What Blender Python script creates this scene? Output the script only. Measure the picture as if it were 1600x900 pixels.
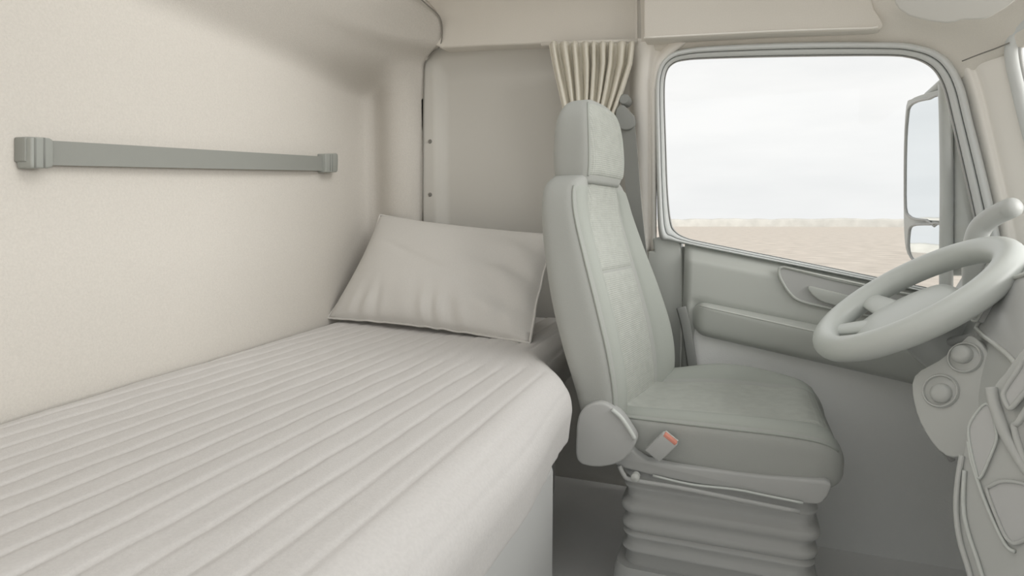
import bpy, bmesh, math, random
from mathutils import Vector, Matrix, noise

random.seed(7)
scene = bpy.context.scene
for o in list(bpy.data.objects):
    bpy.data.objects.remove(o)
C = scene.collection
PI = math.pi

# ------------------------------------------------------------------ camera
FPX = 950.0                 # focal length in pixels of the 1600x900 frame
YAW, PITCH = math.radians(20.5), math.radians(6.1)
EYE = Vector((0, 0, 1.0))   # cab floor is z = 0
FW = Vector((-math.sin(YAW) * math.cos(PITCH), math.cos(YAW) * math.cos(PITCH), -math.sin(PITCH)))
RT = Vector((math.cos(YAW), math.sin(YAW), 0))
UP = RT.cross(FW)
cam_d = bpy.data.cameras.new('camera')
cam_d.sensor_width = 36.0
cam_d.lens = 36.0 * FPX / 1600.0
cam_d.clip_start = 0.02
cam_d.clip_end = 2000
cam = bpy.data.objects.new('camera', cam_d)
C.objects.link(cam)
cam.matrix_world = Matrix(((RT.x, UP.x, -FW.x, EYE.x), (RT.y, UP.y, -FW.y, EYE.y), (RT.z, UP.z, -FW.z, EYE.z), (0, 0, 0, 1)))
scene.camera = cam

# ------------------------------------------------------------------ sky, sun, exposure
world = bpy.data.worlds.new('overcast_sky')
scene.world = world
world.use_nodes = True
wn, wl = world.node_tree.nodes, world.node_tree.links
wn.clear()
w_out = wn.new('ShaderNodeOutputWorld')
w_bg = wn.new('ShaderNodeBackground')
w_tc = wn.new('ShaderNodeTexCoord')
w_map = wn.new('ShaderNodeMapping')
w_map.inputs['Scale'].default_value = (1.0, 1.0, 4.5)
w_nz = wn.new('ShaderNodeTexNoise')
w_nz.inputs['Scale'].default_value = 2.2
w_nz.inputs['Detail'].default_value = 5
w_nz.inputs['Roughness'].default_value = 0.5
w_rmp = wn.new('ShaderNodeValToRGB')
w_rmp.color_ramp.elements[0].position = 0.30
w_rmp.color_ramp.elements[0].color = (0.80, 0.81, 0.81, 1)
w_rmp.color_ramp.elements[1].position = 0.62
w_rmp.color_ramp.elements[1].color = (0.93, 0.93, 0.92, 1)
wl.new(w_tc.outputs['Generated'], w_map.inputs['Vector'])
wl.new(w_map.outputs['Vector'], w_nz.inputs['Vector'])
wl.new(w_nz.outputs['Fac'], w_rmp.inputs['Fac'])
wl.new(w_rmp.outputs['Color'], w_bg.inputs['Color'])
wl.new(w_bg.outputs['Background'], w_out.inputs['Surface'])
w_bg.inputs['Strength'].default_value = 0.91

sun_d = bpy.data.lights.new('hazy_sun', 'SUN')
sun_d.energy = 3.1
sun_d.angle = math.radians(60)
sun_d.color = (1.0, 0.97, 0.93)
sun = bpy.data.objects.new('hazy_sun', sun_d)
C.objects.link(sun)
SUN_DIR = Vector((0.94, -0.20, 0.27)).normalized()      # towards the light
sun.rotation_euler = SUN_DIR.to_track_quat('Z', 'Y').to_euler()
sun.location = (6, -4, 6)

vs = scene.view_settings
vs.view_transform = 'Standard'
vs.look = 'None'
vs.exposure = 0.24
vs.gamma = 1.0
vs.use_curve_mapping = False

# ------------------------------------------------------------------ helpers
def ray(px, py):
    return FW + RT * ((px - 800) / FPX) - UP * ((py - 450) / FPX)
def PY(px, py, y):
    d = ray(px, py)
    return EYE + d * (y / d.y)
def PX(px, py, x):
    d = ray(px, py)
    return EYE + d * (x / d.x)
def PZ(px, py, z):
    d = ray(px, py)
    return EYE + d * ((z - EYE.z) / d.z)
def PL(px, py, co, no):
    d = ray(px, py)
    return EYE + d * ((co - EYE).dot(no) / d.dot(no))
def s2l(c):
    c = c / 255.0
    return c / 12.92 if c <= 0.04045 else ((c + 0.055) / 1.055) ** 2.4
def sm(a, b, x):
    if a == b:
        return 1.0 if x >= a else 0.0
    t = min(1, max(0, (x - a) / (b - a)))
    return t * t * (3 - 2 * t)
def lerp_tab(tab, x):
    if x <= tab[0][0]:
        return tab[0][1:]
    for a, b in zip(tab, tab[1:]):
        if x <= b[0]:
            t = (x - a[0]) / (b[0] - a[0])
            return tuple(p + (q - p) * t for p, q in zip(a[1:], b[1:]))
    return tab[-1][1:]
def catmull(pts, n, closed=False):
    """resample a poly-line through pts as a smooth curve, n points a span"""
    out = []
    N = len(pts)
    spans = N if closed else N - 1
    for i in range(spans):
        if closed:
            p = [pts[(i + k - 1) % N] for k in range(4)]
        else:
            p = [pts[max(0, min(N - 1, i + k - 1))] for k in range(4)]
        for j in range(n):
            t = j / n
            out.append(0.5 * ((2 * p[1]) + (p[2] - p[0]) * t + (2 * p[0] - 5 * p[1] + 4 * p[2] - p[3]) * t * t
                              + (3 * p[1] - p[0] - 3 * p[2] + p[3]) * t ** 3))
    if not closed:
        out.append(pts[-1].copy())
    return out

MATS = {}
def mat(name, rgb, rough=0.7, bump=0.0, scale=200.0, kind='noise', spec=0.3, var=0.0, sheen=0.0, metal=0.0, bdist=0.002, alb=None):
    m = bpy.data.materials.new(name)
    m.use_nodes = True
    nt = m.node_tree
    b = nt.nodes['Principled BSDF']
    col = alb if alb else tuple(s2l(c) for c in rgb)
    b.inputs['Base Color'].default_value = (*col, 1)
    b.inputs['Roughness'].default_value = rough
    b.inputs['Specular IOR Level'].default_value = spec
    b.inputs['Metallic'].default_value = metal
    if sheen:
        b.inputs['Sheen Weight'].default_value = sheen
        b.inputs['Sheen Roughness'].default_value = 0.5
    tc = nt.nodes.new('ShaderNodeTexCoord')
    if var:
        nz = nt.nodes.new('ShaderNodeTexNoise')
        nz.inputs['Scale'].default_value = scale * 0.6
        nz.inputs['Detail'].default_value = 3
        rp = nt.nodes.new('ShaderNodeValToRGB')
        rp.color_ramp.elements[0].position = 0.3
        rp.color_ramp.elements[1].position = 0.7
        rp.color_ramp.elements[0].color = (*[c * (1 - var) for c in col], 1)
        rp.color_ramp.elements[1].color = (*[min(1, c * (1 + var)) for c in col], 1)
        nt.links.new(tc.outputs['Object'], nz.inputs['Vector'])
        nt.links.new(nz.outputs['Fac'], rp.inputs['Fac'])
        nt.links.new(rp.outputs['Color'], b.inputs['Base Color'])
    if bump:
        bp = nt.nodes.new('ShaderNodeBump')
        bp.inputs['Strength'].default_value = bump
        bp.inputs['Distance'].default_value = bdist
        if kind == 'noise':
            t = nt.nodes.new('ShaderNodeTexNoise')
            t.inputs['Scale'].default_value = scale
            t.inputs['Detail'].default_value = 3
            nt.links.new(tc.outputs['Object'], t.inputs['Vector'])
            h = t.outputs['Fac']
        elif kind == 'weave':
            mp = nt.nodes.new('ShaderNodeMapping')
            nt.links.new(tc.outputs['Object'], mp.inputs['Vector'])
            hs = []
            for ax in ('Y', 'Z'):
                t = nt.nodes.new('ShaderNodeTexWave')
                t.bands_direction = ax
                t.inputs['Scale'].default_value = scale
                t.inputs['Distortion'].default_value = 1.2
                t.inputs['Detail'].default_value = 2
                t.inputs['Detail Scale'].default_value = 3
                nt.links.new(mp.outputs['Vector'], t.inputs['Vector'])
                hs.append(t.outputs['Fac'])
            ad = nt.nodes.new('ShaderNodeMath')
            ad.operation = 'ADD'
            nt.links.new(hs[0], ad.inputs[0])
            nt.links.new(hs[1], ad.inputs[1])
            h = ad.outputs[0]
        nt.links.new(h, bp.inputs['Height'])
        nt.links.new(bp.outputs['Normal'], b.inputs['Normal'])
    MATS[name] = m
    return m

def link_obj(name, me, m, parent=None, smooth=True):
    if m is not None:
        me.materials.append(m)
    o = bpy.data.objects.new(name, me)
    C.objects.link(o)
    if smooth:
        for p in me.polygons:
            p.use_smooth = True
    if parent is not None:
        o.parent = parent
    return o
def mesh(name, verts, faces, m, parent=None, smooth=True):
    me = bpy.data.meshes.new(name)
    me.from_pydata([tuple(v) for v in verts], [], faces)
    me.validate()
    bm = bmesh.new()
    bm.from_mesh(me)
    bmesh.ops.remove_doubles(bm, verts=bm.verts, dist=1e-6)
    bmesh.ops.recalc_face_normals(bm, faces=bm.faces)
    bm.to_mesh(me)
    bm.free()
    return link_obj(name, me, m, parent, smooth)
def loft(name, rows, m, parent=None, cu=False, cv=False, caps=False, smooth=True, auto=None):
    """rows: equal-length lists of points; cu closes each row, cv closes the stack"""
    n, k = len(rows), len(rows[0])
    v = [p for r in rows for p in r]
    f = []
    for i in range(n if cv else n - 1):
        a, b = i, (i + 1) % n
        for j in range(k if cu else k - 1):
            j2 = (j + 1) % k
            f.append((a * k + j, a * k + j2, b * k + j2, b * k + j))
    if caps and cu:
        f.append(tuple(range(k))[::-1])
        f.append(tuple((n - 1) * k + j for j in range(k)))
    o = mesh(name, v, f, m, parent, smooth)
    if auto:
        edge_split(o, auto)
    return o
def edge_split(o, deg):
    es = o.modifiers.new('edges', 'EDGE_SPLIT')
    es.split_angle = math.radians(deg)
def bevel(o, w, seg=3, ang=30):
    b = o.modifiers.new('bevel', 'BEVEL')
    b.width = w
    b.segments = seg
    b.limit_method = 'ANGLE'
    b.angle_limit = math.radians(ang)
    b.harden_normals = False
def tube(name, pts, r, m, parent=None, seg=10, closed=False, rs=None, flat=1.0, upv=None):
    rows = []
    N = len(pts)
    prev = None
    for i, p in enumerate(pts):
        a = pts[(i - 1) % N] if closed or i else pts[0]
        b = pts[(i + 1) % N] if closed or i < N - 1 else pts[-1]
        t = (b - a).normalized()
        if upv is not None:
            nrm = (upv - t * upv.dot(t)).normalized()
        elif prev is None:
            nrm = t.orthogonal().normalized()
        else:
            nrm = (prev - t * prev.dot(t)).normalized()
        prev = nrm
        bi = t.cross(nrm)
        rr = rs[i] if rs else r
        rows.append([p + nrm * (math.cos(q) * rr * flat) + bi * (math.sin(q) * rr) for q in (2 * PI * k / seg for k in range(seg))])
    return loft(name, rows, m, parent, cu=True, cv=closed, caps=not closed)
def prism(name, front, back_off, m, parent=None, bev=0.0, seg=3, smooth=True):
    """solid between polygon `front` (list of Vectors) and its copy moved by back_off"""
    k = len(front)
    off = Vector(back_off)
    v = list(front) + [p + off for p in front]
    f = [tuple(range(k)), tuple(range(2 * k - 1, k - 1, -1))]
    for j in range(k):
        j2 = (j + 1) % k
        f.append((j, j + k, j2 + k, j2))
    o = mesh(name, v, f, m, parent, smooth)
    if bev:
        bevel(o, bev, seg)
        edge_split(o, 50)
    else:
        edge_split(o, 35)
    return o
def box(name, c, size, m, parent=None, bev=0.004, rot=None, seg=3):
    hx, hy, hz = (s / 2 for s in size)
    R = rot if rot is not None else Matrix.Identity(3)
    q = [Vector((sx * hx, sy * hy, -hz)) for sx, sy in ((-1, -1), (1, -1), (1, 1), (-1, 1))]
    q = [R @ p + Vector(c) for p in q]
    return prism(name, q, R @ Vector((0, 0, 2 * hz)), m, parent, bev, seg)
def disc(name, c, axis, prof, m, parent=None, seg=32):
    """lathe: prof = list of (radius, height along axis)"""
    ax = Vector(axis).normalized()
    a = ax.orthogonal().normalized()
    b = ax.cross(a)
    rows = [[Vector(c) + ax * h + (a * math.cos(t) + b * math.sin(t)) * r for t in (2 * PI * k / seg for k in range(seg))] for r, h in prof]
    return loft(name, rows, m, parent, cu=True, caps=True, auto=40)
def thing(name, label, cat, loc=(0, 0, 0), group=None):
    o = bpy.data.objects.new(name, None)
    C.objects.link(o)
    o['label'] = label
    o['category'] = cat
    if group:
        o['group'] = group
    o.empty_display_size = 0.05
    return o
def tag(o, label, cat, group=None):
    o['label'] = label
    o['category'] = cat
    if group:
        o['group'] = group
    return o
def struct(o, label=None, cat=None):
    o['kind'] = 'structure'
    if label:
        o['label'] = label
    if cat:
        o['category'] = cat
    return o
def sroot(name, label, cat):
    o = bpy.data.objects.new(name, None)
    C.objects.link(o)
    return struct(o, label, cat)

# ------------------------------------------------------------------ materials
M_WALL = mat('beige_wall_vinyl', (207, 203, 196), 0.8, 0.6, 330, bdist=0.0015, var=0.035, spec=0.2)
M_HEAD = mat('beige_headliner', (226, 222, 214), 0.85, 0.2, 500, bdist=0.001, var=0.02, spec=0.2)
M_SIDE = mat('taupe_side_panel', (208, 206, 200), 0.8, 0.15, 500, bdist=0.001, spec=0.2)
M_PIL = mat('cream_pillar_trim', (246, 243, 237), 0.6, 0.1, 600, bdist=0.0008, spec=0.3)
M_RUB = mat('grey_rubber_seal', (215, 218, 217), 0.45, 0.0, spec=0.4)
M_DOOR = mat('grey_door_plastic', (188, 191, 186), 0.34, 0.12, 700, bdist=0.0008, spec=0.4)
M_DASH = mat('grey_dash_plastic', (196, 198, 195), 0.3, 0.1, 700, bdist=0.0008, spec=0.5)
M_DARK = mat('charcoal_plastic', (182, 183, 181), 0.35, 0.0, spec=0.35)
M_SCR = mat('dark_cluster_glass', (198, 199, 198), 0.25, 0.0, spec=0.5)
M_CHR = mat('satin_trim', (205, 207, 202), 0.3, 0.0, spec=0.6)
M_RIM = mat('grey_wheel_leather', (206, 210, 206), 0.32, 0.1, 600, bdist=0.0006, spec=0.5)
M_SEATS = mat('grey_seat_side_cloth', (173, 175, 171), 0.9, 0.2, 500, spec=0.15)
M_SEAT = mat('grey_green_seat_weave', (184, 187, 181), 0.9, 0.55, 60, 'weave', spec=0.15, bdist=0.0014, var=0.05)
M_SEATB = mat('grey_seat_bolster_cloth', (170, 174, 168), 0.9, 0.25, 400, spec=0.15)
M_PIPE = mat('dark_seam_piping', (136, 138, 134), 0.8, 0.0, spec=0.2)
M_BED = mat('linen_mattress_cover', (210, 208, 206), 0.95, 0.3, 320, spec=0.1, var=0.03, bdist=0.0012)
M_PILLOW = mat('linen_pillowcase', (218, 216, 212), 0.95, 0.22, 420, spec=0.1, var=0.02, bdist=0.001)
M_CURT = mat('khaki_curtain', (228, 224, 212), 0.9, 0.2, 500, spec=0.15)
M_BELT = mat('black_belt_webbing', (150, 152, 149), 0.7, 0.2, 600, spec=0.2)
M_STRAP = mat('grey_wall_strap', (146, 148, 143), 0.7, 0.25, 600, spec=0.2)
M_BRK = mat('grey_strap_bracket', (153, 156, 151), 0.5, 0.0, spec=0.35)
M_FLOOR = mat('grey_cab_floor', (238, 238, 237), 0.8, 0.2, 150, spec=0.2)
M_DOORLIT = mat('door_grey_painted_lighter', (234, 235, 233), 0.95, 0.4, 260, spec=0.1)  # lower door only, paler than the panel in place of light there
M_BUNK = mat('grey_bunk_base', (214, 215, 214), 0.7, 0.1, 300, spec=0.2)
M_RED = mat('red_release_button', (222, 150, 132), 0.5)
M_MIR = mat('mirror_glass', (236, 240, 242), 0.02, metal=1.0)
M_MBODY = mat('grey_mirror_housing', (196, 199, 196), 0.45, spec=0.4)
M_FIELD = mat('dry_grass_field', (201, 192, 181), 0.95, 0.6, 1.2, spec=0.05, var=0.12, bdist=0.05)
M_HEDGE = mat('distant_scrub', (214, 211, 203), 0.95, spec=0.05, scale=0.3, var=0.08)
M_VISOR = mat('grey_sun_visor', (214, 213, 208), 0.7, spec=0.3)
M_SCREW = mat('dark_screw', (136, 134, 128), 0.5, spec=0.3)

def glass_mat(name, tint=(1, 1, 1)):
    m = bpy.data.materials.new(name)
    m.use_nodes = True
    nt = m.node_tree
    nt.nodes.clear()
    out = nt.nodes.new('ShaderNodeOutputMaterial')
    tr = nt.nodes.new('ShaderNodeBsdfTransparent')
    tr.inputs['Color'].default_value = (*tint, 1)
    gl = nt.nodes.new('ShaderNodeBsdfGlossy')
    gl.inputs['Roughness'].default_value = 0.02
    mx = nt.nodes.new('ShaderNodeMixShader')
    mx.inputs['Fac'].default_value = 0.04
    nt.links.new(tr.outputs[0], mx.inputs[1])
    nt.links.new(gl.outputs[0], mx.inputs[2])
    nt.links.new(mx.outputs[0], out.inputs['Surface'])
    return m
M_GLASS = glass_mat('window_glass', (0.98, 0.985, 0.985))

# ================================================================== outside
ground_z = -1.35
field = mesh('ground_field', [(-600, -600, ground_z), (600, -600, ground_z), (600, 600, ground_z), (-600, 600, ground_z)], [(0, 1, 2, 3)], M_FIELD)
struct(field)
# distant scrub along the horizon
hv, hf = [], []
n = 420
for row, (dist, hgt) in enumerate(((420, 5.6),)):
    for i in range(n):
        a = -1.35 + 2.7 * i / (n - 1)
        x, y = math.sin(a) * dist, math.cos(a) * dist
        h = hgt * (0.90 + 0.22 * noise.noise(Vector((i * 0.09, 3.1, 0))) + 0.12 * noise.noise(Vector((i * 0.41, 1.7, 0))))
        q = 1 - 4.0 / dist
        hv += [(x * q, y * q, ground_z), (x * (1 - 1.5 / dist), y * (1 - 1.5 / dist), ground_z + h * 0.8), (x, y, ground_z + h), (x * (1 + 3.0 / dist), y * (1 + 3.0 / dist), ground_z)]
    for i in range(n - 1):
        for j in range(3):
            hf.append((i * 4 + j, i * 4 + j + 1, i * 4 + j + 5, i * 4 + j + 4))
hedge = mesh('scrub_belt', hv, hf, M_HEDGE)
hedge['kind'] = 'stuff'
tag(hedge, 'low belt of distant scrub along the horizon beyond the dry field', 'scrub')

# ================================================================== cab shell
def wall_x(y):
    return -1.296 - (y - 0.707) * 0.112

fl = box('floor', (-0.15, 0.9, -0.02), (2.9, 3.4, 0.04), M_FLOOR, None, 0)
struct(fl)
lw = box('wall_driver', (-0.2, 2.33, 0.34), (2.5, 0.06, 0.68), M_DOOR, None, 0.0)
struct(lw)

# rear wall with rounded corner post and overhanging cove at the top
plan = [(wall_x(y), y) for y in [-0.75 + 0.1 * i for i in range(29)]]          # y up to 2.05
plan += [(-1.449, 2.10), (-1.447, 2.14), (-1.435, 2.170), (-1.41, 2.178), (-1.375, 2.162), (-1.335, 2.142), (-1.295, 2.138), (-1.258, 2.152), (-1.232, 2.178), (-1.222, 2.205), (-1.219, 2.23)]
nstraight = 29
edge_tab = []
for (px, py, y) in ((660, 420, 2.205), (660, 345, 2.205), (661, 250, 2.205), (662, 150, 2.205), (664, 100, 2.20), (674, 84, 2.18), (688, 71, 2.15), (691, 45, 2.13), (686, 25, 2.10), (668, 8, 2.05), (640, -15, 1.98)):
    p = PY(px, py, y)
    edge_tab.append((p.z, p.x, p.y))
edge_tab.sort()
zs = [0.25 + 0.06 * i for i in range(20)] + [1.42 + 0.015 * i for i in range(1, 26)] + [1.82, 1.87, 1.92, 1.98, 2.06]
rows = []
def cove(z, z0):
    s = z - z0
    if s <= 0:
        return 0.0
    r = 0.06
    return s * s / (2 * r) * 0.75 if s < r else 0.75 * (s - r / 2)
for z in zs:
    row = []
    for i, (x, y) in enumerate(plan):
        k = max(0, i - nstraight + 1) / 11.0
        z0 = 1.50 + 0.12 * sm(0.15, 0.8, k)
        off = cove(z, z0)
        row.append(Vector((x + off * (1 - 0.3 * k), y - off * 0.75 * sm(0.0, 0.6, k), z)))
    ex, ey = lerp_tab(edge_tab, z)
    last = Vector((ex, ey, z))
    # above the post the cove sweeps smoothly round to the panel seam
    b = sm(1.49, 1.64, z)
    m0 = 23
    p0 = row[m0].copy()
    tl = (row[m0] - row[m0 - 1]).normalized()
    ctrl = p0 + tl * 0.42
    ctrl = Vector((ctrl.x, min(ctrl.y, last.y - 0.02), z))
    N1 = len(row) - 1 - m0
    cum = [0.0]
    for i in range(m0, len(row) - 1):
        cum.append(cum[-1] + (row[i + 1] - row[i]).length)
    for i in range(m0, len(row)):
        t = cum[i - m0] / cum[-1]
        q = p0 * (1 - t) ** 2 + ctrl * 2 * t * (1 - t) + last * t * t
        row[i] = row[i].lerp(q, b)
    row[-1] = last
    rows.append(row)
wr = loft('wall_rear', rows, M_WALL)
so = wr.modifiers.new('thick', 'SOLIDIFY')
so.thickness = 0.03
so.offset = -1.0
struct(wr)
SEAM = [PY(px, py, y - 0.006) for px, py, y in ((660, 345, 2.205), (661, 250, 2.205), (662, 150, 2.205), (664, 100, 2.20), (674, 84, 2.18), (688, 71, 2.15), (691, 45, 2.13), (686, 25, 2.10), (668, 8, 2.05), (650, -8, 2.0))]
struct(tube('trim_1', catmull(SEAM, 4), 0.0022, M_SCREW, None, 6))

# side panel with recessed field
xa, xb = PY(660, 250, 2.205).x, -0.29
rows = []
zt, zb2 = 1.69, 0.0
NX, NZ = 60, 60
xin = PY(692, 250, 2.22).x
zin = PY(800, 99, 2.22).z
for j in range(NZ + 1):
    z = zb2 + (zt - zb2) * j / NZ
    row = []
    for i in range(NX + 1):
        x = xa + (xb - xa) * (i / NX) ** 1.4
        d = sm(xin - 0.03, xin + 0.012, x) * (1 - sm(zin - 0.015, zin + 0.03, z))
        row.append(Vector((x, 2.205 + 0.035 * d, z)))
    rows.append(row)
ws = loft('wall_side', rows, M_SIDE)
so = ws.modifiers.new('thick', 'SOLIDIFY')
so.thickness = 0.02
so.offset = 1
struct(ws)
for px, py in ((672, 221), (672, 304)):
    p = PY(px, py, 2.205)
    disc('screw', p + Vector((0, 0.002, 0)), (0, -1, 0), [(0.0085, 0), (0.0085, 0.003), (0.006, 0.006), (0.003, 0.006), (0.002, 0.004)], M_SCREW, ws, 16)

# header panel above the bunk side wall, then the locker over the door
yh = 2.14
hd = prism('trim_2', [PY(690, 75, yh), PY(760, 71, yh), PY(860, 68, yh), PY(995, 65, yh), PY(995, -60, yh), PY(560, -60, yh), PY(600, 30, yh)], (0, 0.08, 0), M_HEAD, None, 0.008)
struct(hd)
gap = prism('trim_3', [PY(993, 66, 2.155), PY(1008, 65, 2.155), PY(1008, -60, 2.155), PY(993, -60, 2.155)], (0, 0.05, 0), M_SIDE, None, 0.002)
struct(gap)
yl = 2.04
lk = thing('overhead_locker', 'beige overhead locker above the driver door window', 'locker')
lkpts = [PY(1006, 62, yl), PY(1100, 57, yl), PY(1200, 52, yl), PY(1300, 49, yl), PY(1360, 47, yl), PY(1374, 46, yl), PY(1380, 42, yl), PY(1380, 36, yl), PY(1374, 26, yl), PY(1366, 14, yl), PY(1362, 0, yl), PY(1362, -60, yl), PY(1006, -60, yl)]
prism('locker_door', lkpts, (0, 0.10, 0), M_HEAD, lk, 0.006)
lip = [PY(1006, 59, yl - 0.004), PY(1100, 54, yl - 0.004), PY(1200, 49, yl - 0.004), PY(1300, 45.5, yl - 0.004), PY(1355, 44, yl - 0.004), PY(1372, 42, yl - 0.004)]
tube('lip', catmull(lip, 4), 0.003, M_PIL, lk, 10)

# ------------------------------------------------------------------ door window surround (paired inner / outer stations, pixels of the photo)
ST = [((1049, 345), (1031, 368)), ((1044, 300), (1027, 300)), ((1041, 220), (1025, 220)), ((1039, 150), (1024, 142)), ((1041, 118), (1028, 110)),
      ((1050, 102), (1040, 90)), ((1070, 95), (1064, 78)), ((1120, 92), (1118, 71.5)), ((1250, 89), (1250, 66)), ((1380, 88), (1384, 66)),
      ((1420, 91), (1430, 70)), ((1445, 100), (1464, 80)), ((1462, 115), (1488, 100)), ((1474, 140), (1506, 135)), ((1484, 180), (1520, 190)),
      ((1500, 250), (1536, 252)), ((1516, 320), (1551, 315)), ((1530, 385), (1564, 375)), ((1541, 440), (1572, 432)), ((1543, 466), (1574, 470)),
      ((1525, 464), (1552, 480)), ((1440, 447), (1440, 456)), ((1300, 418), (1300, 427)), ((1200, 398), (1200, 407)), ((1100, 378), (1099, 387)),
      ((1072, 371), (1070, 381)), ((1056, 361), (1046, 376))]
inn = catmull([Vector((a[0], a[1], 0)) for a, b in ST], 5, True)
outr = catmull([Vector((b[0], b[1], 0)) for a, b in ST], 5, True)
def ring(prof):
    """prof: list of (t from outer 0 to inner 1, depth y)"""
    rr = []
    for t, y in prof:
        rr.append([PY(o.x + (i.x - o.x) * t, o.y + (i.y - o.y) * t, y) for i, o in zip(inn, outr)])
    return rr
DOOR = sroot('door_1', 'driver door in grey plastic with large window and long armrest', 'door')
body_seal = loft('trim_4', ring([(-0.05, 2.135), (0.0, 2.085), (0.06, 2.07), (0.16, 2.064), (0.34, 2.066), (0.42, 2.075), (0.44, 2.13)]), M_RUB, None, cu=True)
struct(body_seal)
frame = loft('window_frame', ring([(0.40, 2.13), (0.44, 2.085), (0.50, 2.078), (0.62, 2.078), (0.84, 2.088), (0.88, 2.10), (0.90, 2.12)]), M_RUB, DOOR, cu=True)
gasket = loft('window_gasket', ring([(0.86, 2.12), (0.89, 2.094), (0.94, 2.09), (0.985, 2.096), (1.0, 2.115), (1.0, 2.135)]), M_DARK, DOOR, cu=True)
gl_pts = [PY(i.x, i.y, 2.118) for i in inn]
w1 = mesh('window_1', gl_pts + [sum(gl_pts, Vector()) / len(gl_pts)], [(k, (k + 1) % len(gl_pts), len(gl_pts)) for k in range(len(gl_pts))], M_GLASS, None, False)
struct(w1)

# door inner panel: height field below the window
def ztop(x):
    a, b = PY(1066, 380, 2.08), PY(1545, 472, 2.08)
    return a.z + (b.z - a.z) * (x - a.x) / (b.x - a.x)
DXL = PY(1067, 450, 2.07).x
rows = []
for j in range(61):
    s = 0.95 * (j / 60) ** 2
    row = []
    for i in range(61):
        x = DXL + 0.95 * i / 60
        z = ztop(x) - s
        e = sm(0, 0.03, x - DXL)
        d = (0.006 + 0.046 * min(1, s / 0.048) ** 0.9) * (0.25 + 0.75 * math.sqrt(max(0, 1 - (1 - min(1, (x - DXL) / 0.02)) ** 2)))
        d -= 0.018 * sm(0.16, 0.20, s) * sm(0.02, 0.05, x - DXL)
        row.append(Vector((x, 2.098 - d, max(0.02, z))))
    rows.append(row)
loft('door_panel', rows, M_DOOR, DOOR)
# bulged lower door overlay, its pale colour stands in for footwell light
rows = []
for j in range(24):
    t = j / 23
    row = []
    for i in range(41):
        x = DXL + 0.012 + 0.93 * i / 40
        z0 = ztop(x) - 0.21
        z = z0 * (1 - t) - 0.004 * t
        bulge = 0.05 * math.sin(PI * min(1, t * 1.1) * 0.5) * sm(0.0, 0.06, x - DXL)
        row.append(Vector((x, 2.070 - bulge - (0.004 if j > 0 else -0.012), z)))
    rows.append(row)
loft('lower_door_light_overlay', rows, M_DOORLIT, DOOR)
# armrest: rounded bar along the door
A0, A1 = PY(1082, 470, 2.05), PY(1300, 516, 2.03)
dirA = (A1 - A0)
rows = []
for i in range(41):
    t = i / 40
    p = A0 + dirA * (t * 2.0)
    e = math.sqrt(max(0.0, 1 - (1 - min(1, t / 0.05)) ** 2)) if t < 0.05 else 1.0
    h = 0.105 + 0.01 * t
    dep = (0.055 + 0.03 * t) * (0.35 + 0.65 * e)
    prof = [(0.006, 0.02), (0.004, -0.3), (0.0, -0.7), (-0.006, -0.92), (-0.016, -1.0), (-0.05, -0.97), (-0.085, -0.9), (-0.1, -0.75), (-0.108, -0.4), (-0.112, 0.02)]
    zc = -0.055
    row = []
    for dz, dy in prof:
        q = zc + (dz - zc) * (0.45 + 0.55 * e) * h / 0.105
        row.append(Vector((p.x, 2.075 + dy * dep, p.z + q)))
    rows.append(row)
arm = loft('armrest', rows, M_DOOR, DOOR)
s_ = arm.modifiers.new('sub', 'SUBSURF')
s_.levels = s_.render_levels = 2
tube('armrest_edge', [A0 + dirA * (0.06 + t * 0.09) + Vector((0, 2.075 - 0.06 - 0.005 * t - A0.y - dirA.y * (0.06 + t * 0.09), -0.006)) for t in range(12)], 0.0028, M_CHR, DOOR, 8)
# handle pocket
yp = 2.041
pk = catmull([PY(*q, yp) for q in ((1221, 418), (1217, 426), (1222, 440), (1234, 458), (1250, 470), (1290, 480), (1360, 494), (1450, 512), (1460, 490), (1450, 468), (1380, 453), (1300, 436), (1240, 421))], 4, True)
pocket = mesh('handle_pocket', [p + Vector((0, 0.0, 0)) for p in pk] + [sum(pk, Vector()) / len(pk)], [(k, (k + 1) % len(pk), len(pk)) for k in range(len(pk))], M_DARK, DOOR, False)
tube('pocket_rim', pk, 0.0045, M_DOOR, pocket, 8, True)
hp = [PY(*q, yp - 0.012) for q in ((1262, 448), (1275, 466), (1300, 476), (1360, 488), (1420, 498), (1425, 482), (1360, 470), (1290, 453))]
prism('door_handle', catmull(hp, 3, True), (0, 0.02, 0), M_DOOR, pocket, 0.003)
tube('pocket_highlight', [PY(1224, 417, yp - 0.003), PY(1300, 434, yp - 0.003), PY(1380, 451.5, yp - 0.003), PY(1440, 464, yp - 0.003)], 0.0032, M_CHR, pocket, 8)

# B pillar in cream trim and the dark jamb below it
cols = [(984, 2.20), (988, 2.15), (994, 2.115), (1002, 2.102), (1010, 2.10), (1013, 2.104), (1014.5, 2.118), (1017, 2.118), (1018, 2.10), (1020, 2.092), (1023, 2.092), (1025, 2.10), (1026, 2.13)]
pyr = [60, 66, 70, 80, 100, 140, 200, 260, 320, 370, 388, 393]
rows = []
for py in pyr:
    row = []
    for px, y in cols:
        sh = 0
        if py < 120:
            sh = 60 * ((120 - py) / 60) ** 1.6 * sm(1008, 1026, px)
        row.append(PY(px + sh, py, y + (0.02 if py in (60, 393) else 0)))
    rows.append(row)
struct(loft('trim_5', rows, M_PIL))
struct(box('trim_12', (PY(1066, 450, 2.1).x, 2.17, 0.46), (0.22, 0.05, 0.92), M_DOOR, None, 0.0))
jm = [PY(*q, 2.085) for q in ((1019, 372), (1040, 369), (1055, 372), (1063, 380), (1065, 400), (1065, 520), (1065, 700), (1065, 860), (1000, 860), (1000, 500), (1012, 392), (1022, 393))]
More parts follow.
